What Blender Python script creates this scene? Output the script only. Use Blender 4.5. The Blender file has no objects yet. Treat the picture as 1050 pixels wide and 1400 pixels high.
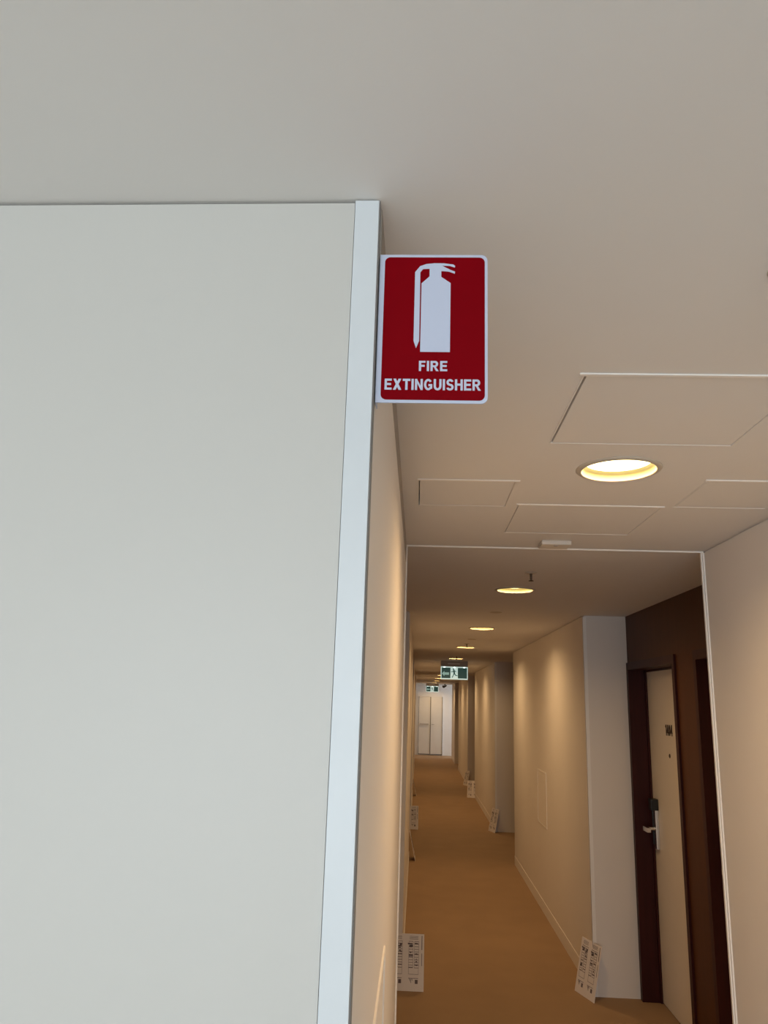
import bpy, bmesh, math, random
from mathutils import Vector, Matrix
from mathutils.geometry import tessellate_polygon

random.seed(4)
S = bpy.context.scene
C = S.collection
H = 2.4            # ceiling height
EYE = 1.7656       # camera height

# ------------------------------------------------------------------ camera
cam = bpy.data.cameras.new('camera')
cam.sensor_fit = 'VERTICAL'
cam.sensor_height = 36.0
cam.lens = 1039.15 / 1400 * 36.0
cam.clip_start = 0.02
cam_o = bpy.data.objects.new('camera', cam)
C.objects.link(cam_o)
R_ = Vector((0.99857307, 0.04317022, 0.03143491))
U_ = Vector((-0.02001926, -0.24310076, 0.96979444))
F_ = Vector((-0.04950809, 0.96903991, 0.24188964))
m = Matrix((R_, U_, -F_)).transposed().to_4x4()
m.translation = (0, 0, EYE)
cam_o.matrix_world = m
S.camera = cam_o

# ------------------------------------------------------------------ world, daylight, exposure
w = bpy.data.worlds.new('world')
S.world = w
w.use_nodes = True
bg = w.node_tree.nodes['Background']
bg.inputs[0].default_value = (0.62, 0.78, 1.0, 1)
bg.inputs[1].default_value = 0.8


def area(name, loc, rot, sx, sy, power, col):
    l = bpy.data.lights.new(name, 'AREA')
    l.shape = 'RECTANGLE'
    l.size, l.size_y, l.energy, l.color = sx, sy, power, col
    o = bpy.data.objects.new(name, l)
    o.location, o.rotation_euler = loc, rot
    C.objects.link(o)
    return o


# daylight through the lobby window behind the viewer, and through the window at the corridor's far end
area('lobby_daylight', (-1.4, -4.95, 1.25), (math.radians(90), 0, 0), 4.6, 2.1, 152, (0.88, 0.96, 1.0))
area('far_daylight', (4.15, 27.25, 1.3), (math.radians(90), 0, math.radians(90)), 1.1, 1.8, 37, (0.88, 0.95, 1.0))

LAMP_POWER = 7.1
LAMP_COL = (1.0, 0.64, 0.31)

S.view_settings.view_transform = 'Standard'
S.view_settings.look = 'None'
S.view_settings.exposure = 0.0
S.view_settings.gamma = 1.0
S.view_settings.use_curve_mapping = False
S.cycles.use_denoising = True
S.cycles.diffuse_bounces = 8
S.cycles.max_bounces = 14
S.cycles.sample_clamp_indirect = 4.0


# ------------------------------------------------------------------ materials
def mat(name, col, rough=0.5, metal=0.0, var=0.0, scale=6.0, bump=0.0, bscale=200.0, emit=None, estr=0.0, spec=0.5, stretch=None):
    mt = bpy.data.materials.new(name)
    mt.use_nodes = True
    nt = mt.node_tree
    b = nt.nodes['Principled BSDF']
    b.inputs['Roughness'].default_value = rough
    b.inputs['Metallic'].default_value = metal
    b.inputs['Specular IOR Level'].default_value = spec
    b.inputs['Base Color'].default_value = (*col, 1)
    tc = nt.nodes.new('ShaderNodeTexCoord')
    src = tc.outputs['Object']
    if stretch:
        mp = nt.nodes.new('ShaderNodeMapping')
        mp.inputs['Scale'].default_value = stretch
        nt.links.new(src, mp.inputs[0])
        src = mp.outputs[0]
    if var > 0:
        n = nt.nodes.new('ShaderNodeTexNoise')
        n.inputs['Scale'].default_value = scale
        n.inputs['Detail'].default_value = 5
        r = nt.nodes.new('ShaderNodeValToRGB')
        r.color_ramp.elements[0].position = 0.3
        r.color_ramp.elements[1].position = 0.7
        r.color_ramp.elements[0].color = (*[c * (1 - var) for c in col], 1)
        r.color_ramp.elements[1].color = (*[min(1, c * (1 + var)) for c in col], 1)
        nt.links.new(src, n.inputs['Vector'])
        nt.links.new(n.outputs['Fac'], r.inputs[0])
        nt.links.new(r.outputs[0], b.inputs['Base Color'])
    if bump > 0:
        n2 = nt.nodes.new('ShaderNodeTexNoise')
        n2.inputs['Scale'].default_value = bscale
        bp = nt.nodes.new('ShaderNodeBump')
        bp.inputs['Strength'].default_value = bump
        bp.inputs['Distance'].default_value = 0.002
        nt.links.new(src, n2.inputs['Vector'])
        nt.links.new(n2.outputs['Fac'], bp.inputs['Height'])
        nt.links.new(bp.outputs[0], b.inputs['Normal'])
    if emit:
        b.inputs['Emission Color'].default_value = (*emit, 1)
        b.inputs['Emission Strength'].default_value = estr
    return mt


M = dict(
    ceiling=mat('ceiling_paint', (0.74, 0.73, 0.715), 0.75, spec=0.2, var=0.012, scale=2.0, bump=0.05, bscale=160),
    wall=mat('wall_paint', (0.76, 0.72, 0.68), 0.8, spec=0.2, var=0.012, scale=2.0, bump=0.06, bscale=180),
    panel=mat('cream_laminate', (0.55, 0.545, 0.518), 0.42, var=0.008, scale=1.5),
    trim=mat('white_trim', (0.63, 0.675, 0.71), 0.35, var=0.02, scale=9.0),
    bead=mat('white_bead', (0.85, 0.83, 0.80), 0.4, var=0.01),
    gap=mat('grey_brown_strip', (0.34, 0.31, 0.28), 0.8, var=0.03),
    sealant=mat('grey_sealant', (0.22, 0.21, 0.20), 0.8, var=0.05),
    brown=mat('brown_wall_laminate', (0.080, 0.026, 0.010), 0.5, spec=0.2, var=0.10, scale=3.0, stretch=(6, 6, 0.6)),
    wood=mat('dark_mahogany', (0.040, 0.007, 0.006), 0.45, spec=0.2, var=0.18, scale=5.0, stretch=(8, 8, 0.5)),
    door=mat('cream_door_paint', (0.86, 0.79, 0.67), 0.45, var=0.012, scale=3.0),
    floor=mat('brown_floor_cover', (0.335, 0.218, 0.122), 0.8, spec=0.25, var=0.05, scale=3.0, bump=0.08, bscale=120),
    lobbyfloor=mat('pale_lobby_floor', (0.58, 0.56, 0.52), 0.5, var=0.05, scale=2.0),
    signwhite=mat('sign_white', (0.51, 0.56, 0.70), 0.4, var=0.01, spec=0.3),
    signred=mat('sign_red', (0.195, 0.0003, 0.004), 0.5, var=0.03, scale=12, spec=0.04),
    ring=mat('lamp_ring', (0.50, 0.46, 0.40), 0.45, var=0.02),
    reflector=mat('lamp_reflector', (0.27, 0.235, 0.12), 0.5, var=0.01),
    lens=mat('lamp_lens', (0.9, 0.85, 0.7), 0.4, var=0.01, emit=(1.0, 0.84, 0.42), estr=5.0),
    chrome=mat('brushed_chrome', (0.72, 0.72, 0.72), 0.25, 1.0, var=0.05, scale=40),
    black=mat('black_plastic', (0.008, 0.008, 0.008), 0.35, var=0.1),
    dark=mat('dark_print', (0.05, 0.03, 0.02), 0.6, var=0.1),
    plastic=mat('white_plastic', (0.66, 0.63, 0.59), 0.4, var=0.01),
    greyplastic=mat('grey_housing', (0.46, 0.43, 0.41), 0.5, var=0.03),
    bronze=mat('dark_bronze', (0.10, 0.075, 0.055), 0.45, 0.6, var=0.05),
    board=mat('white_board', (0.80, 0.75, 0.72), 0.6, var=0.03, scale=8),
    ink=mat('grey_ink', (0.14, 0.11, 0.12), 0.7, var=0.2, scale=60),
    cardboard=mat('board_back', (0.30, 0.20, 0.13), 0.8, var=0.05),
    green=mat('exit_green', (0.012, 0.045, 0.036), 0.3, var=0.1, emit=(0.10, 0.32, 0.26), estr=0.10),
    exitwhite=mat('exit_white', (0.7, 0.8, 0.75), 0.3, var=0.02, emit=(0.75, 1.0, 0.92), estr=0.55),
    palegreen=mat('exit_pale_green', (0.22, 0.36, 0.30), 0.3, var=0.05, emit=(0.5, 0.8, 0.7), estr=0.35),
    seam=mat('dark_door_seam', (0.16, 0.15, 0.14), 0.7, var=0.05),
    led=mat('exit_led', (0.9, 0.95, 0.9), 0.3, var=0.01, emit=(0.9, 1.0, 0.95), estr=3.0),
    endwhite=mat('lobby_white', (0.84, 0.84, 0.84), 0.55, var=0.01),
    enddoor=mat('lobby_door_cream', (0.78, 0.76, 0.71), 0.45, var=0.01),
)


# ------------------------------------------------------------------ mesh helpers
def add_box(bm, x0, x1, y0, y1, z0, z1):
    vs = [bm.verts.new((x, y, z)) for x in (x0, x1) for y in (y0, y1) for z in (z0, z1)]
    for f in ((0, 1, 3, 2), (4, 6, 7, 5), (0, 4, 5, 1), (2, 3, 7, 6), (0, 2, 6, 4), (1, 5, 7, 3)):
        bm.faces.new([vs[i] for i in f])
    return vs


def box_bm(*boxes, bevel=0.0, seg=2):
    bm = bmesh.new()
    for b in boxes:
        add_box(bm, *b)
    bmesh.ops.recalc_face_normals(bm, faces=bm.faces)
    if bevel:
        bmesh.ops.bevel(bm, geom=list(bm.edges), offset=bevel, segments=seg, affect='EDGES', profile=0.5)
    return bm


def lathe_bm(prof, n=32, axis='Z', bm=None):
    """profile of (radius, height) turned about an axis; closed at the ends where radius is 0"""
    bm = bm or bmesh.new()
    rings = []
    for r, h in prof:
        if r < 1e-6:
            rings.append([bm.verts.new((0, 0, h))])
        else:
            rings.append([bm.verts.new((r * math.cos(2 * math.pi * k / n), r * math.sin(2 * math.pi * k / n), h)) for k in range(n)])
    for a, b in zip(rings, rings[1:]):
        for k in range(n):
            q = []
            for v in (a[k % len(a)], a[(k + 1) % len(a)], b[(k + 1) % len(b)], b[k % len(b)]):
                if v not in q:
                    q.append(v)
            if len(q) >= 3:
                bm.faces.new(q)
    bmesh.ops.recalc_face_normals(bm, faces=bm.faces)
    if axis == 'X':
        bmesh.ops.rotate(bm, verts=bm.verts, cent=(0, 0, 0), matrix=Matrix.Rotation(math.radians(90), 3, 'Y'))
    if axis == 'Y':
        bmesh.ops.rotate(bm, verts=bm.verts, cent=(0, 0, 0), matrix=Matrix.Rotation(math.radians(-90), 3, 'X'))
    return bm


def plate_bm(polys, y0, y1, bm=None):
    """flat outlines drawn in x,z, given a thickness from y0 to y1"""
    bm = bm or bmesh.new()
    for pts in polys:
        fr = [bm.verts.new((x, y0, z)) for x, z in pts]
        bk = [bm.verts.new((x, y1, z)) for x, z in pts]
        for t in tessellate_polygon([[Vector((x, z, 0)) for x, z in pts]]):
            bm.faces.new([fr[i] for i in t])
            bm.faces.new([bk[i] for i in reversed(t)])
        n = len(pts)
        for i in range(n):
            bm.faces.new([fr[i], fr[(i + 1) % n], bk[(i + 1) % n], bk[i]])
    bmesh.ops.recalc_face_normals(bm, faces=bm.faces)
    return bm


def round_rect(x0, x1, z0, z1, r, left=True, n=6):
    out = []
    for cx, cz, a0, on in ((x1 - r, z1 - r, 0, True), (x0 + r, z1 - r, 90, left), (x0 + r, z0 + r, 180, left), (x1 - r, z0 + r, 270, True)):
        if on:
            for k in range(n + 1):
                a = math.radians(a0 + 90 * k / n)
                out.append((cx + r * math.cos(a), cz + r * math.sin(a)))
        else:
            out.append((x0, z1 if a0 == 90 else z0))
    return out


def obj(name, bm, material, parent=None, smooth=False, loc=None):
    me = bpy.data.meshes.new(name)
    bm.to_mesh(me)
    bm.free()
    me.materials.append(material)
    if smooth:
        for p in me.polygons:
            p.use_smooth = True
    o = bpy.data.objects.new(name, me)
    C.objects.link(o)
    if parent:
        o.parent = parent
    if loc:
        o.location = loc
    return o


def tag(o, label=None, cat=None, group=None, kind=None):
    for k, v in (('label', label), ('category', cat), ('group', group), ('kind', kind)):
        if v:
            o[k] = v
    return o


def thing(name, label, cat, loc=(0, 0, 0), rotz=0.0, group=None, kind=None):
    o = bpy.data.objects.new(name, None)
    o.empty_display_size = 0.05
    o.location, o.rotation_euler = loc, (0, 0, rotz)
    C.objects.link(o)
    return tag(o, label, cat, group, kind)


def struct(name, bm, material, parent=None, label=None):
    o = obj(name, bm, material, parent)
    o['kind'] = 'structure'
    if label:
        o['label'] = label
    return o


def dup(root, loc, label=None, rotz=None):
    def rec(o, par):
        c = o.copy()
        C.objects.link(c)
        c.parent = par
        for ch in o.children:
            rec(ch, c)
        return c
    r = rec(root, None)
    r.location = loc
    if rotz is not None:
        r.rotation_euler = (0, 0, rotz)
    if label:
        r['label'] = label
    return r


def arc_band(cx, cy, rx, ry, a0, a1, tx, ty, n=14):
    out, inn = [], []
    for k in range(n + 1):
        a = math.radians(a0 + (a1 - a0) * k / n)
        out.append((cx + rx * math.cos(a), cy + ry * math.sin(a)))
        inn.append((cx + (rx - tx) * math.cos(a), cy + (ry - ty) * math.sin(a)))
    return out + inn[::-1]


def rect(x0, x1, z0, z1):
    return [(x0, z0), (x1, z0), (x1, z1), (x0, z1)]


def glyphs():
    t, b = 0.215, 0.185          # upright and level stroke widths, letter height 1
    g = {}
    g['I'] = (t, [rect(0, t, 0, 1)])
    g['F'] = (0.62, [rect(0, t, 0, 1), rect(t, 0.62, 1 - b, 1), rect(t, 0.55, 0.42, 0.42 + b)])
    g['E'] = (0.68, [rect(0, t, 0, 1), rect(t, 0.67, 1 - b, 1), rect(t, 0.62, 0.42, 0.42 + b), rect(t, 0.68, 0, b)])
    g['T'] = (0.72, [rect(0.25, 0.47, 0, 1 - b), rect(0, 0.72, 1 - b, 1)])
    g['H'] = (0.74, [rect(0, t, 0, 1), rect(0.74 - t, 0.74, 0, 1), rect(t, 0.74 - t, 0.43, 0.43 + b)])
    g['N'] = (0.74, [rect(0, t, 0, 1), rect(0.74 - t, 0.74, 0, 1), [(t - 0.03, 1), (t - 0.03, 0.66), (0.74 - t + 0.03, 0), (0.74 - t + 0.03, 0.34)]])
    g['X'] = (0.80, [[(0.0, 0), (0.26, 0), (0.80 - 0.02, 1), (0.80 - 0.27, 1)], [(0.02, 1), (0.27, 1), (0.80, 0), (0.54, 0)]])
    g['U'] = (0.74, [rect(0, t, 0.36, 1), rect(0.74 - t, 0.74, 0.36, 1), arc_band(0.37, 0.365, 0.37, 0.38, 180, 360, t, b)])
    g['R'] = (0.78, [rect(0, t, 0, 1), rect(t, 0.42, 1 - b, 1), rect(t, 0.42, 0.40, 0.40 + b - 0.02), arc_band(0.42, 0.70, 0.30, 0.30, -90, 90, t, b),
                     [(0.30, 0.42), (0.50, 0.42), (0.78, 0), (0.53, 0)]])
    g['S'] = (0.70, [arc_band(0.35, 0.715, 0.335, 0.30, 18, 262, t, b), arc_band(0.35, 0.285, 0.35, 0.30, 82, -162, t, b),
                     [(0.28, 0.43), (0.40, 0.41), (0.42, 0.57), (0.30, 0.59)]])
    g['G'] = (0.80, [arc_band(0.40, 0.5, 0.40, 0.515, 38, 318, t, b), rect(0.42, 0.78, 0.36, 0.36 + b), rect(0.78 - t + 0.02, 0.78, 0.13, 0.40)])
    return g


def bold_bm(word, width, height, depth, gap=0.13):
    """heavy upright capitals in x,z centred on the origin, front facing -y"""
    g = glyphs()
    total = sum(g[c][0] for c in word) + gap * (len(word) - 1)
    sx = width / total
    bm = bmesh.new()
    x, k = -width / 2, 0
    for c in word:
        wd, polys = g[c]
        for p in polys:
            k += 1
            plate_bm([[(x + px * sx, (pz - 0.5) * height) for px, pz in p]], -depth - 0.00001 * k, 0.0, bm)
        x += (wd + gap) * sx
    return bm


def digits_bm(word, width, height, depth):
    t = 0.13
    g = {'1': (0.34, [rect(0.21, 0.34, 0, 1), [(0.0, 0.74), (0.21, 0.86), (0.21, 1.0), (0.0, 0.86)]]),
         '4': (0.66, [rect(0.40, 0.53, 0, 1), rect(0, 0.66, 0.22, 0.34), [(0.0, 0.34), (0.15, 0.34), (0.45, 1.0), (0.36, 1.0)]]),
         '0': (0.60, [arc_band(0.30, 0.5, 0.30, 0.5, 0, 360, t, t, 28)])}
    gap = 0.26
    total = sum(g[c][0] for c in word) + gap * (len(word) - 1)
    sx = width / total
    bm = bmesh.new()
    x = -width / 2
    for c in word:
        wd, polys = g[c]
        for k, p in enumerate(polys):
            plate_bm([[(x + px * sx, (pz - 0.5) * height) for px, pz in p]], -depth - 0.00004 * k, 0.0, bm)
        x += (wd + gap) * sx
    return bm


# ------------------------------------------------------------------ plan
XL, XLC = -0.0612, -0.070       # left wall faces: near stretch, corridor
XR, XRC = 1.150, 1.150          # right wall faces
XB = 1.449                      # brown wall at the back of the right recesses
XBL = -0.365
YF, YB = 0.8597, 3.107          # front end of the left wall, portal
SEG = [(5.45, 9.50), (11.77, 15.90), (18.10, 22.20), (24.40, 26.60)]
YE = 27.85
LX = 0.534
LIGHT_Y = [2.0084 + 2.2825 * k for k in range(12)]
HATCH = [(0.315, 0.752, 1.398, 1.800), (-0.010, 0.272, 2.140, 2.430), (0.314, 0.770, 2.405, 2.820), (0.808, 1.090, 2.100, 2.396)]

# ------------------------------------------------------------------ structure
struct('floor', box_bm((-4.1, 4.3, YF, YE + 0.2, -0.1, 0.0)), M['floor'])
struct('floor', box_bm((-4.1, 1.75, -5.1, YF, -0.1, 0.0)), M['lobbyfloor'])


def ceiling_bm():
    outer = [(-4.1, -5.1), (4.3, -5.1), (4.3, YE + 0.2), (-4.1, YE + 0.2)]
    loops = [outer]
    for x0, x1, y0, y1 in HATCH:
        loops.append([(x0, y0), (x0, y1), (x1, y1), (x1, y0)])
    for y in LIGHT_Y:
        loops.append([(LX + 0.1 * math.cos(-2 * math.pi * k / 24), y + 0.1 * math.sin(-2 * math.pi * k / 24)) for k in range(24)])
    bm = bmesh.new()
    vs = [[bm.verts.new((x, y, H)) for x, y in lp] for lp in loops]
    flat = [v for lp in vs for v in lp]
    for t in tessellate_polygon([[Vector((x, y, 0)) for x, y in lp] for lp in loops]):
        bm.faces.new([flat[i] for i in t])
    top = [[bm.verts.new((v.co.x, v.co.y, H + 0.12)) for v in lp] for lp in vs]
    for a, b in zip(vs, top):
        n = len(a)
        for k in range(n):
            bm.faces.new([a[k], a[(k + 1) % n], b[(k + 1) % n], b[k]])
    bm.faces.new(top[0])
    bmesh.ops.recalc_face_normals(bm, faces=bm.faces)
    return bm


struct('ceiling', ceiling_bm(), M['ceiling'])

# lobby around the viewer
struct('wall_back', box_bm((-4.1, -3.8, -5.1, -5.0, 0, H), (1.0, XR, -5.1, -5.0, 0, H), (-3.8, 1.0, -5.1, -5.0, 0, 0.15), (-3.8, 1.0, -5.1, -5.0, 2.32, H)), M['wall'])
win = thing('window_1', None, None, (-1.4, -5.05, 0.15), kind='structure')
obj('window_frame', box_bm((-2.4, -2.35, -0.03, 0.03, 0, 2.17), (2.35, 2.4, -0.03, 0.03, 0, 2.17), (-0.82, -0.77, -0.03, 0.03, 0, 2.17), (0.77, 0.82, -0.03, 0.03, 0, 2.17), (-2.4, 2.4, -0.029, 0.029, 0, 0.05), (-2.4, 2.4, -0.029, 0.029, 2.12, 2.17)), M['trim'], win)
struct('wall_side', box_bm((-4.1, -4.0, -5.0, YF, 0, H)), M['wall'])

# facing cream wall on the left: slightly angled, a hair below the ceiling
bm = bmesh.new()
add_box(bm, -4.0, -0.0950, YF + 0.003, YF + 0.06, 0, H - 0.004)
for v in bm.verts:
    if v.co.y < YF + 0.01:
        v.co.y += 0.0105 * (-0.095 - v.co.x)
    else:
        v.co.y += 0.05
struct('wall_front', bm, M['panel'])
struct('wall_front', box_bm((-4.0, -0.12, YF + 0.11, YF + 0.16, 0, H)), M['wall'])
# white strip closing the wall's end
struct('trim_1', box_bm((-0.0942, -0.0630, YF, YF + 0.022, 0, H - 0.002), bevel=0.0008), M['trim'])
# left wall, near stretch, with a flat, darker strip laid on under the ceiling
struct('trim_7', box_bm((-0.0629, XL - 0.0003, YF + 0.004, YF + 0.023, 0, H)), M['sealant'])  # shade of the gap beside the trim, put in as a dark grey strip
struct('wall_left', box_bm((XBL, XL, YF + 0.0235, YB, 0, H)), M['wall'])
struct('trim_8', box_bm((XL, XL + 0.001, YF + 0.0235, YB - 0.0085, H - 0.073, H)), M['gap'])

# right wall, near stretch
struct('wall_right', box_bm((XR, 1.60, -5.0, YB, 0, H - 0.008), (XR + 0.008, 1.60, -5.0, YB, H - 0.008, H)), M['wall'])

# portal bead running up the left wall, over the ceiling and down the right wall
struct('trim_2', box_bm((XL, XL + 0.006, YB - 0.008, YB, 0, H - 0.0065), bevel=0.001), M['bead'])
struct('trim_3', box_bm((XL, XR, YB - 0.009, YB, H - 0.006, H), bevel=0.001), M['bead'])
struct('trim_4', box_bm((XR - 0.005, XR, YB - 0.014, YB + 0.002, 0, H - 0.0065), (XR - 0.011, XR - 0.006, YB - 0.008, YB + 0.002, 0, H - 0.0065), (XR - 0.006, XR - 0.005, YB - 0.003, YB + 0.002, 0, H - 0.0065)), M['bead'])

# corridor wall stretches between the door recesses
for i, (y0, y1) in enumerate(SEG):
    zt = H - 0.010
    struct('wall_right', box_bm((XRC, 1.60, y0, y1, 0, zt), (XRC + 0.010, 1.60, y0 + 0.01, y1 - 0.01, zt, H)), M['wall'])
    struct('baseboard_right', box_bm((XRC - 0.004, XRC, y0 + 0.002, y1, 0, 0.095)), M['wall'])
    struct('wall_left', box_bm((XBL - 0.14, XLC, y0, y1, 0, zt), (XBL - 0.14, XLC - 0.010, y0 + 0.01, y1 - 0.01, zt, H)), M['wall'])
    struct('baseboard_left', box_bm((XLC, XLC + 0.004, y0 + 0.002, y1, 0, 0.095)), M['wall'])
# metal corner strips on the first two pillars' edges
for i, (y0, y1) in enumerate(SEG[:2]):
    struct('trim_%d' % (5 + i), box_bm((XRC - 0.0015, XRC + 0.024, y0 - 0.0015, y0, 0, H - 0.012), (XRC - 0.0015, XRC, y0 - 0.0015, y0 + 0.024, 0.096, H - 0.012)), M['bead'])

# cross passage at the far end, daylit through a window on its right
struct('wall_side', box_bm((-3.0, XBL - 0.14, 26.5, 26.6, 0, H), (1.60, 4.2, 26.5, 26.6, 0, H), (-3.1, -3.0, 26.5, YE, 0, H),
                           (4.2, 4.3, 26.5, YE, 0, 0.35), (4.2, 4.3, 26.5, YE, 2.25, H)), M['endwhite'])
win = thing('window_2', None, None, (4.25, 27.225, 0.35), kind='structure')
obj('window_frame', box_bm((-0.03, 0.03, -0.62, -0.57, 0, 1.9), (-0.03, 0.03, 0.57, 0.62, 0, 1.9), (-0.029, 0.029, -0.025, 0.025, 0, 1.9), (-0.028, 0.028, -0.62, 0.62, 0, 0.05), (-0.028, 0.028, -0.62, 0.62, 1.85, 1.9)), M['trim'], win)

# brown walls at the back of the recesses
R1 = (4.477, 5.400)      # clear opening of the numbered door
R2 = (3.165, 4.088)      # clear opening of the nearer door
HEAD = 2.028
JW = 0.042
zc = HEAD + 0.05
struct('wall_recess', box_bm((XB, 1.60, YB, R2[0] - JW, 0, H), (XB, 1.60, R2[1] + JW, R1[0] - JW, 0, H), (XB, 1.60, R1[1] + JW, 5.45, 0, H),
                             (XB, 1.60, R2[0] - JW, R2[1] + JW, zc, H), (XB, 1.60, R1[0] - JW, R1[1] + JW, zc, H)), M['brown'])
for a, b in ((9.50, 11.77), (15.90, 18.10), (22.20, 24.40)):
    struct('wall_recess', box_bm((XB, 1.60, a, b, 0, H)), M['brown'])
for a, b in ((YB, 5.45), (9.50, 11.77), (15.90, 18.10), (22.20, 24.40)):
    struct('wall_recess', box_bm((XBL - 0.14, XBL, a, b, 0, H)), M['brown'])


# ------------------------------------------------------------------ doors in the first recess
def door(n, y0, y1, number=None):
    r = thing('door_%d' % n, 'cream door numbered 1404 set deep in dark brown frame' if number else 'dark brown door frame beside the right wall edge, nearer than 1404', None, (1.56, (y0 + y1) / 2, 0), kind='structure')
    hw = (y1 - y0) / 2
    xf = 1.437 - 1.56
    obj('door_frame', box_bm((xf, 0.04, -hw - JW, -hw, 0, HEAD + 0.05), (xf, 0.04, hw, hw + JW, 0, HEAD + 0.05), (xf, 0.04, -hw, hw, HEAD, HEAD + 0.05)), M['wood'], r)
    obj('door_stop', box_bm((-0.014, 0.0, -hw, -hw + 0.012, 0, HEAD), (-0.014, 0.0, hw - 0.012, hw, 0, HEAD), (-0.014, 0.0, -hw + 0.012, hw - 0.012, HEAD - 0.012, HEAD)), M['wood'], r)
    obj('door_leaf', box_bm((0.0, 0.04, -hw + 0.002, hw - 0.002, 0.006, HEAD - 0.002), bevel=0.0015), M['door'], r)
    if number:
        t = digits_bm(number, 0.125, 0.066, 0.004)
        for v in t.verts:
            x, y, z = v.co
            v.co = (y, -x, z)
        bmesh.ops.recalc_face_normals(t, faces=t.faces)
        obj('door_number', t, M['dark'], r, loc=(0.0, 0.035, 1.648))
        p = obj('peephole', lathe_bm([(0, -0.004), (0.009, -0.004), (0.013, -0.002), (0.013, 0.002), (0, 0.002)], 16, 'X'), M['bronze'], r, True, loc=(0, 0.05, 1.495))
    lk = obj('lock_plate', box_bm((-0.022, 0.0, -0.026, 0.026, 0.905, 1.158), bevel=0.004), M['chrome'], r, loc=(0, hw - 0.095, 0))
    obj('card_reader', box_bm((-0.048, 0.0, -0.030, 0.030, 1.140, 1.210), (-0.028, 0.0, 0.0265, 0.033, 0.93, 1.140), bevel=0.004), M['black'], lk)
    lv = bmesh.new()
    lathe_bm([(0, -0.068), (0.011, -0.068), (0.011, 0.0), (0, 0.0)], 16, 'Z', lv)
    bmesh.ops.rotate(lv, verts=lv.verts, cent=(0, 0, 0), matrix=Matrix.Rotation(math.radians(90), 3, 'Y'))
    for v in lv.verts:
        v.co.x = -abs(v.co.x)
    add_box(lv, -0.074, -0.052, -0.085, 0.013, -0.013, 0.013)
    bmesh.ops.recalc_face_normals(lv, faces=lv.faces)
    obj('lever_handle', lv, M['chrome'], lk, loc=(-0.02, 0, 1.028))
    return r


door(1, *R1, number='1404')
door(2, *R2)

# ------------------------------------------------------------------ end wall with its double doors
struct('wall_end', box_bm((-3.1, 4.3, YE, YE + 0.15, 0, H)), M['endwhite'])
d3 = thing('door_3', 'pale double doors in the white wall at the far end', None, (0.455, YE, 0), kind='structure')
obj('door_frame', box_bm((-0.445, -0.415, -0.03, 0, 0, 2.02), (0.415, 0.445, -0.03, 0, 0, 2.02), (-0.415, 0.415, -0.03, 0, 1.985, 2.02)), M['endwhite'], d3)
for s in (-1, 1):
    x0, x1 = (-0.413, -0.004) if s < 0 else (0.004, 0.413)
    lf = obj('door_leaf', box_bm((x0, x1, -0.022, 0, 0.03, 1.983), bevel=0.002), M['enddoor'], d3)
    for z in (0.35, 1.0, 1.68):
        obj('hinge', box_bm((s * 0.413 - 0.012, s * 0.413 + 0.012, -0.036, -0.021, z - 0.06, z + 0.06)), M['greyplastic'], lf)
    obj('door_seal', box_bm((s * 0.4145 - 0.008, s * 0.4145 + 0.008, -0.033, -0.0221, 0.02, 1.99), (min(x0, x1), max(x0, x1), -0.030, -0.0221, 0.02, 0.045)), M['seam'], lf)  # dark strips added for the shaded gaps at the leaf's side and bottom
    if s < 0:
        obj('astragal', box_bm((-0.012, 0.012, -0.032, -0.0225, 0.03, 1.983)), M['seam'], lf)  # shaded gap between the leaves, drawn as an added dark strip
        obj('push_bar', box_bm((-0.37, -0.07, -0.075, -0.045, 1.03, 1.06), (-0.36, -0.33, -0.05, -0.022, 1.032, 1.058), (-0.11, -0.08, -0.05, -0.022, 1.032, 1.058)), M['greyplastic'], lf)
    else:
        obj('lever_handle', box_bm((0.04, 0.13, -0.07, -0.055, 1.03, 1.05), (0.04, 0.06, -0.056, -0.022, 1.03, 1.05)), M['greyplastic'], lf)


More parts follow.
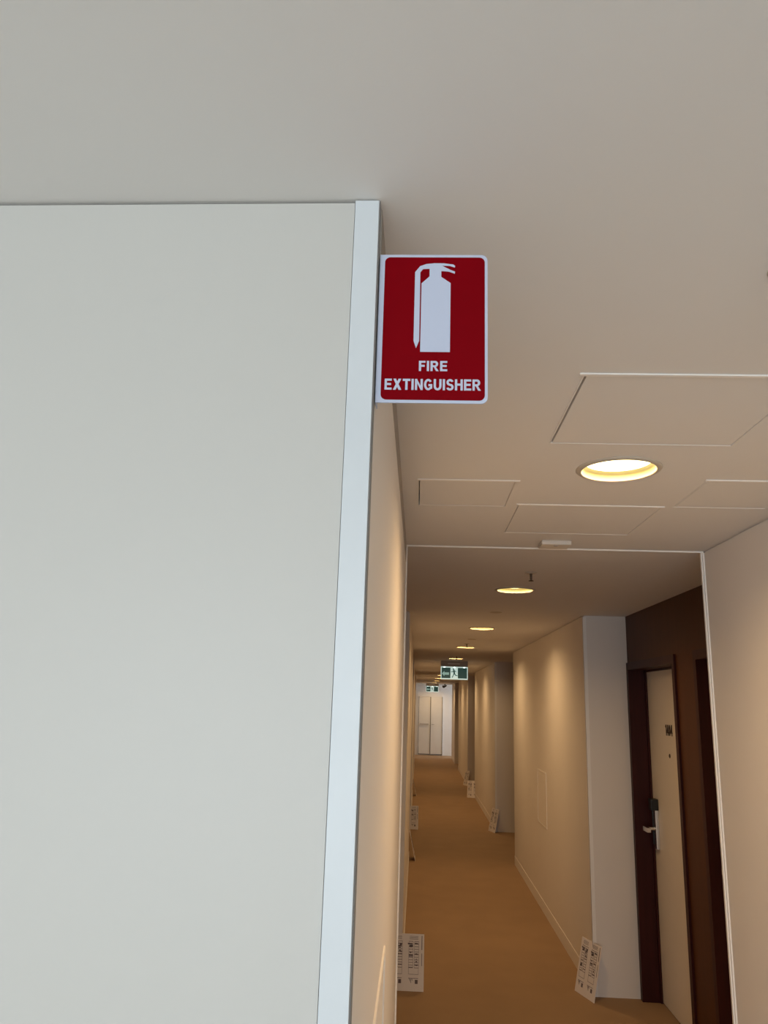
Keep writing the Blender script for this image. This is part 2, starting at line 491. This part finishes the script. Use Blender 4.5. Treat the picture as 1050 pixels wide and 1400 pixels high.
# ------------------------------------------------------------------ fire extinguisher sign
def make_sign():
    ys = YF + 0.012
    r = thing('fire_extinguisher_sign', 'red and white fire extinguisher sign projecting from the wall end', 'sign', (XL, ys, 2.122))
    ox, oz = XL, 2.122

    def loc(pts):
        return [(x - ox, z - oz) for x, z in pts]
    plate = plate_bm([loc(round_rect(-0.0598, 0.0778, 2.1218, 2.3260, 0.008, left=False))], 0.0, 0.002)
    add_box(plate, 0.0012, 0.0030, 0.0005, 0.011, 0.0, 0.204)
    obj('sign_plate', plate, M['signwhite'], r)
    obj('mounting_flange', box_bm((0.0012, 0.0030, 0.0112, 0.022, 0.0, 0.204)), M['signwhite'], r)
    obj('red_field', plate_bm([loc(round_rect(-0.0535, 0.0743, 2.1256, 2.3222, 0.007))], -0.0004, 0.0), M['signred'], r)
    body = [(-0.006, 2.1896), (-0.006, 2.2846), (0.004, 2.2946), (0.004, 2.3050), (0.004, 2.3125), (0.019, 2.3125), (0.019, 2.3050), (0.019, 2.2940), (0.031, 2.2852), (0.031, 2.1896)]
    hose = [(-0.0145, 2.2046), (-0.0145, 2.3006), (-0.0082, 2.3092), (0.0, 2.3124), (0.010, 2.3134), (0.004, 2.3055), (-0.0045, 2.3050), (-0.0078, 2.3006), (-0.0075, 2.2046), (-0.0112, 2.1946)]
    lev1 = [(0.009, 2.3134), (0.022, 2.3134), (0.034, 2.3118), (0.0365, 2.3098), (0.0362, 2.3074), (0.030, 2.3096), (0.020, 2.3100), (0.013, 2.3096)]
    lev2 = [(0.016, 2.3110), (0.020, 2.3098), (0.031, 2.3038), (0.0365, 2.3016), (0.0362, 2.2986), (0.029, 2.3014), (0.017, 2.3026)]
    pc = bmesh.new()
    for k, p in enumerate((body, hose, lev1, lev2)):
        plate_bm([loc(p)], -0.0008 - 0.00005 * k, -0.0004, pc)
    obj('extinguisher_pictogram', pc, M['signwhite'], r)
    t = bold_bm('FIRE', 0.0352, 0.0136, 0.0004)
    obj('lettering', t, M['signwhite'], r, loc=(0.0105 - ox, -0.0004, 2.1706 - oz))
    t = bold_bm('EXTINGUISHER', 0.1182, 0.0146, 0.0004, 0.115)
    obj('lettering', t, M['signwhite'], r, loc=(0.0102 - ox, -0.0004, 2.1458 - oz))


make_sign()


# ------------------------------------------------------------------ ceiling downlights
def downlight():
    r = thing('ceiling_downlight', 'x', 'ceiling light', (LX, LIGHT_Y[0], H), group='recessed downlights along the corridor')
    obj('trim_ring', lathe_bm([(0.0975, 0.004), (0.0975, -0.004), (0.101, -0.006), (0.111, -0.003), (0.114, 0.0), (0.0975, 0.004)], 48), M['ring'], r, True)
    obj('reflector', lathe_bm([(0.0973, -0.003), (0.0955, 0.012), (0.090, 0.024), (0.092, 0.026), (0.0985, 0.004), (0.0973, -0.003)], 48), M['reflector'], r, True)
    obj('lens', lathe_bm([(0.0, 0.021), (0.088, 0.021), (0.0905, 0.024), (0.0, 0.030)], 48), M['lens'], r)
    l = bpy.data.lights.new('downlight_lamp', 'AREA')
    l.shape, l.size, l.energy, l.color = 'DISK', 0.15, LAMP_POWER, LAMP_COL
    l.spread = math.radians(155)
    lo = bpy.data.objects.new('downlight_lamp', l)
    C.objects.link(lo)
    lo.parent = r
    lo.location = (0, 0, 0.0185)
    return r


d0 = downlight()
weaker = [o for o in d0.children if o.type == 'LIGHT'][0].data.copy()
[o for o in d0.children if o.type == 'LIGHT'][0].data.energy = LAMP_POWER * 1.3
ordinal = ['first', 'second', 'third', 'fourth', 'fifth', 'sixth', 'seventh', 'eighth', 'ninth', 'tenth', 'eleventh', 'twelfth']
where = {0: 'glowing recessed downlight with a wide ring, nearest, between the ceiling hatches',
         1: 'glowing recessed downlight just past the ceiling seam, behind the drop sprinkler',
         11: 'glowing recessed downlight nearest the pale double doors, last of the row'}
for k, y in enumerate(LIGHT_Y):
    lab = where.get(k, '%s recessed downlight in the corridor row, counted from the nearest' % ordinal[k])
    if k == 0:
        d0['label'] = lab
    else:
        d = dup(d0, (LX, y, H), lab)
        for o in d.children:          # the nearest lamp burns brighter; the others share one setting
            if o.type == 'LIGHT':
                o.data = weaker


# ------------------------------------------------------------------ ceiling access hatches
def hatch(rect, label, gl, lip=(0.010, 0.010)):
    x0, x1, y0, y1 = rect
    r = thing('ceiling_access_hatch', label, 'access panel', (x0, y0, H), group='flush access hatches in the near ceiling')
    W, L = x1 - x0, y1 - y0
    obj('hatch_panel', box_bm((gl, W - 0.0012, 0.0012, L - 0.0012, 0.0, 0.016), bevel=0.0006), M['ceiling'], r)
    obj('front_lip', box_bm((-lip[0], W + lip[1], -0.011, -0.0005, -0.0035, 0.0), bevel=0.0008), M['bead'], r)
    fr = box_bm((-0.004, -0.0006, 0, L, -0.0012, 0), (W + 0.0006, W + 0.004, 0, L, -0.0012, 0), (-0.004, W + 0.004, L + 0.0006, L + 0.004, -0.0012, 0))
    obj('hatch_frame', fr, M['ceiling'], r)
    obj('support_rail', box_bm((-0.02, W + 0.02, L * 0.3, L * 0.3 + 0.03, 0.0165, 0.030)) if False else box_bm((0.002, W - 0.002, L * 0.3, L * 0.3 + 0.03, 0.0162, 0.030)), M['greyplastic'], r)


hatch(HATCH[0], 'large flush ceiling hatch with dark left gap, nearest the viewer above the first downlight', 0.0045, (0.012, 0.012))
hatch(HATCH[1], 'small flush ceiling hatch close to the left wall', 0.003, (0.004, 0.012))
hatch(HATCH[2], 'wide flush ceiling hatch beyond the first downlight, before the small white detector box', 0.0025, (0.008, 0.008))
hatch(HATCH[3], 'flush ceiling hatch close to the right wall, right of the first downlight', 0.002)

# small white box on the ceiling before the seam
bx = thing('ceiling_detector', 'small white rectangular detector box on the ceiling before the seam', 'detector', (0.530, 2.985, H))
obj('housing', box_bm((-0.058, 0.058, -0.045, 0.045, -0.018, 0.0), bevel=0.004), M['plastic'], bx)
obj('indicator', lathe_bm([(0, -0.003), (0.007, -0.002), (0.009, 0.001), (0, 0.001)], 16), M['greyplastic'], bx, loc=(0.0, -0.02, -0.018))


# ------------------------------------------------------------------ sprinklers and flush discs
def sprinkler():
    r = thing('ceiling_sprinkler', 'x', 'sprinkler', (0.54, 3.708, H), group='drop sprinklers along the ceiling')
    obj('escutcheon', lathe_bm([(0.0, -0.006), (0.018, -0.006), (0.030, -0.002), (0.031, 0.0), (0, 0.0)], 24), M['ring'], r, True)
    obj('sprinkler_body', lathe_bm([(0, -0.038), (0.0028, -0.038), (0.0032, -0.020), (0.0055, -0.012), (0.0075, -0.006), (0, -0.006)], 16), M['bronze'], r, True)
    obj('frame_arms', box_bm((-0.0055, -0.0038, -0.001, 0.001, -0.034, -0.008), (0.0038, 0.0055, -0.001, 0.001, -0.034, -0.008)), M['bronze'], r)
    obj('deflector', lathe_bm([(0, -0.041), (0.0125, -0.042), (0.0125, -0.040), (0.004, -0.036), (0, -0.036)], 16), M['bronze'], r)
    return r


s0 = sprinkler()
s0['label'] = 'dark drop sprinkler on the ceiling just before the second downlight'
dup(s0, (0.534, 1.022, H), 'dark sprinkler rosette cut off at the right picture edge near the big hatch')
dup(s0, (0.515, 8.337, H), 'dark drop sprinkler just before the fourth downlight')
dup(s0, (0.515, 10.60, H), 'dark drop sprinkler just before the fifth downlight')
dc = thing('concealed_sprinkler', 'faint flush disc on the ceiling between second and third downlights', 'sprinkler', (0.535, 5.386, H), group='flush ceiling discs')
obj('cover_plate', lathe_bm([(0, -0.004), (0.040, -0.004), (0.043, -0.001), (0.036, 0.0), (0, 0.0)], 32), M['ring'], dc)
dup(dc, (0.528, 7.743, H), 'faint flush disc on the ceiling between third and fourth downlights')


# ------------------------------------------------------------------ exit signs
def exit_sign():
    r = thing('exit_sign', 'green running man exit sign with left arrow, nearer of two, hung from corridor ceiling', 'exit sign', (0.545, 11.85, H), group='green exit signs hung along the corridor')
    obj('housing', box_bm((-0.205, 0.205, 0.0, 0.07, -0.085, 0.0), bevel=0.004), M['greyplastic'], r)
    obj('lamp_strip', box_bm((-0.10, 0.08, -0.006, 0.0, -0.050, -0.035)), M['bead'], r)
    pf = obj('light_panel', box_bm((-0.205, 0.205, 0.018, 0.046, -0.275, -0.085), bevel=0.003), M['exitwhite'], r)
    obj('green_field', box_bm((-0.193, -0.058, 0.013, 0.018, -0.258, -0.100)), M['green'], pf)
    obj('green_field', box_bm((0.053, 0.193, 0.013, 0.018, -0.258, -0.100)), M['green'], pf)
    man = bmesh.new()

    def limb(a, b, wd):
        a, b = Vector(a), Vector(b)
        d = (b - a).normalized()
        n = Vector((-d.y, d.x)) * wd / 2
        plate_bm([[tuple(a + n), tuple(b + n), tuple(b - n), tuple(a - n)]], 0.0135, 0.018, man)
    plate_bm([[(-0.012 + 0.013 * math.cos(k * math.pi / 6), -0.120 + 0.013 * math.sin(k * math.pi / 6)) for k in range(12)]], 0.0135, 0.018, man)
    limb((-0.008, -0.135), (0.002, -0.190), 0.024)
    limb((-0.004, -0.142), (-0.036, -0.165), 0.010)
    limb((-0.036, -0.165), (-0.050, -0.160), 0.010)
    limb((-0.002, -0.142), (0.028, -0.160), 0.010)
    limb((0.0, -0.186), (0.022, -0.214), 0.013)
    limb((0.022, -0.214), (0.048, -0.218), 0.012)
    limb((-0.002, -0.186), (-0.018, -0.220), 0.013)
    limb((-0.018, -0.220), (-0.034, -0.248), 0.012)
    obj('running_figure', man, M['green'], pf)
    arrow = [(-0.188, -0.190), (-0.150, -0.150), (-0.150, -0.172), (-0.080, -0.172), (-0.080, -0.208), (-0.150, -0.208), (-0.150, -0.230)]
    obj('arrow', plate_bm([arrow], 0.010, 0.0132), M['palegreen'], pf)
    for x in (-0.15, 0.0, 0.15):
        obj('status_lamp', lathe_bm([(0, -0.008), (0.010, -0.005), (0.012, 0.0), (0, 0.002)], 12), M['led'], pf, loc=(x, 0.012, -0.094))
    return r


e0 = exit_sign()
dup(e0, (0.470, 26.0, H), 'tiny green exit sign far down the corridor, before the pale double doors')
dk = thing('corner_camera', 'tiny dark wedge shaped camera hanging from the ceiling by the far doors', 'camera', (0.90, 26.4, H))
obj('bracket', box_bm((-0.02, 0.02, -0.02, 0.02, -0.03, 0.0)), M['bronze'], dk)
obj('camera_body', plate_bm([[(-0.09, -0.05), (0.06, -0.03), (0.07, -0.055), (-0.03, -0.13), (-0.08, -0.11)]], -0.04, 0.04), M['bronze'], dk)


# ------------------------------------------------------------------ access panels in the walls
def wall_panel(loc, side, L, Hh, label):
    """thin framed panel on a wall face; side +1 faces +x, -1 faces -x; from loc it runs along +y and up"""
    r = thing('wall_access_panel', label, 'access panel', loc)
    t, fw = 0.004 * side, 0.010

    def b(x0, x1, *q):
        return (min(x0, x1), max(x0, x1), *q)
    obj('panel_frame', box_bm(b(0, t, 0, L, 0, fw), b(0, t, 0, L, Hh - fw, Hh), b(0, t, 0, fw, fw, Hh - fw), b(0, t, L - fw, L, fw, Hh - fw)), M['bead'], r)
    obj('panel_door', box_bm(b(0, t * 0.4, fw + 0.002, L - fw - 0.002, fw + 0.002, Hh - fw - 0.002)), M['wall'], r)


wall_panel((XL, 1.245, 0.795), 1, 0.52, 0.475, 'white framed access panel low on the near left wall')
wall_panel((XRC, 7.16, 0.725), -1, 0.50, 0.47, 'faint framed access panel on the right corridor wall past the grey pillar')


# ------------------------------------------------------------------ plan boards leaning at the wall ends
BW, BH = 0.224, 0.318


def print_bm():
    bm = bmesh.new()
    y0, y1 = -0.0006, 0.0

    def q(x0, x1, z0, z1):
        add_box(bm, x0 * BW, x1 * BW, y0, y1, z0 * BH, z1 * BH)
    for cx in (0.09, 0.56):
        # outline and block of the drawing: two rows of rooms along a corridor
        for row in (0, 1):
            a = cx + row * 0.16
            q(a, a + 0.006, 0.40, 0.86)
            q(a + 0.12, a + 0.126, 0.40, 0.86)
            for k in range(11):
                z = 0.40 + k * 0.046
                q(a, a + 0.126, z, z + (0.016 if (k * 3 + row) % 4 == 0 else 0.008))
            for k in range(5):
                z = 0.42 + random.random() * 0.4
                q(a + random.random() * 0.06, a + 0.07 + random.random() * 0.05, z, z + 0.022)
        q(cx - 0.03, cx + 0.10, 0.81, 0.835)
        q(cx + 0.02, cx + 0.09, 0.775, 0.80)
        q(cx, cx + 0.006, 0.29, 0.40)
        q(cx + 0.28, cx + 0.286, 0.29, 0.40)
        q(cx, cx + 0.286, 0.288, 0.294)
        # top key box
        for k in range(4):
            q(cx + 0.02, cx + 0.27, 0.90 + k * 0.018, 0.905 + k * 0.018)
        # legend lines under the plan
        for k in range(6):
            q(cx + 0.02 + k * 0.018, cx + 0.03 + k * 0.018, 0.20 - 0.02 * (k % 4), 0.215)
        q(cx, cx + 0.28, 0.22, 0.228)
        q(cx + 0.19, cx + 0.27, 0.13, 0.20)
    q(0.925, 0.945, 0.72, 0.97)
    q(0.928, 0.942, 0.44, 0.66)
    return bm


def plan_board(loc, rotz, lean, label):
    r = thing('plan_board', label, 'board', loc, rotz, group='white printed plan boards leaning at wall ends')
    t = obj('board', box_bm((0, BW, 0, 0.003, 0, BH)), M['board'], r)
    p = obj('floor_plan_print', print_bm(), M['ink'], r)
    p['kind'] = 'stuff'
    for o in (t, p):
        o.rotation_euler = (-lean, 0, 0)
    return r


ln = math.asin(0.068 / BH)
b0 = plan_board((1.0455, 5.547, 0.0), math.atan2(-0.21, 0.077), ln, 'white printed plan board leaning on the corner of the grey pillar beside door 1404')
dup(b0, (-0.152, 5.383, 0.0), 'white printed plan board on the floor at the left wall, nearest on that side', 0.0)
dup(b0, (XLC + 0.0765, 9.44, 0.0), 'plan board leaning on the left wall, second on that side, seen edge on', math.pi / 2)
dup(b0, (-0.185, 11.69, 0.0), 'plan board standing at the left pillar, third from the viewer on that side', 0.0)
dup(b0, (1.055, 11.86, 0.0), 'plan board leaning on the second right pillar corner, past the door recess', math.atan2(-0.21, 0.077))
dup(b0, (XRC - 0.155, 15.80, 0.0), 'pale plan board before the third right door recess, third from the viewer on that side', math.radians(-14))
dup(b0, (1.055, 18.19, 0.0), 'plan board at the third right pillar, fourth from the viewer on that side', math.atan2(-0.21, 0.077))
dup(b0, (XLC + 0.0765, 15.70, 0.0), 'plan board leaning far down the left wall, fourth from the viewer on that side', math.pi / 2)
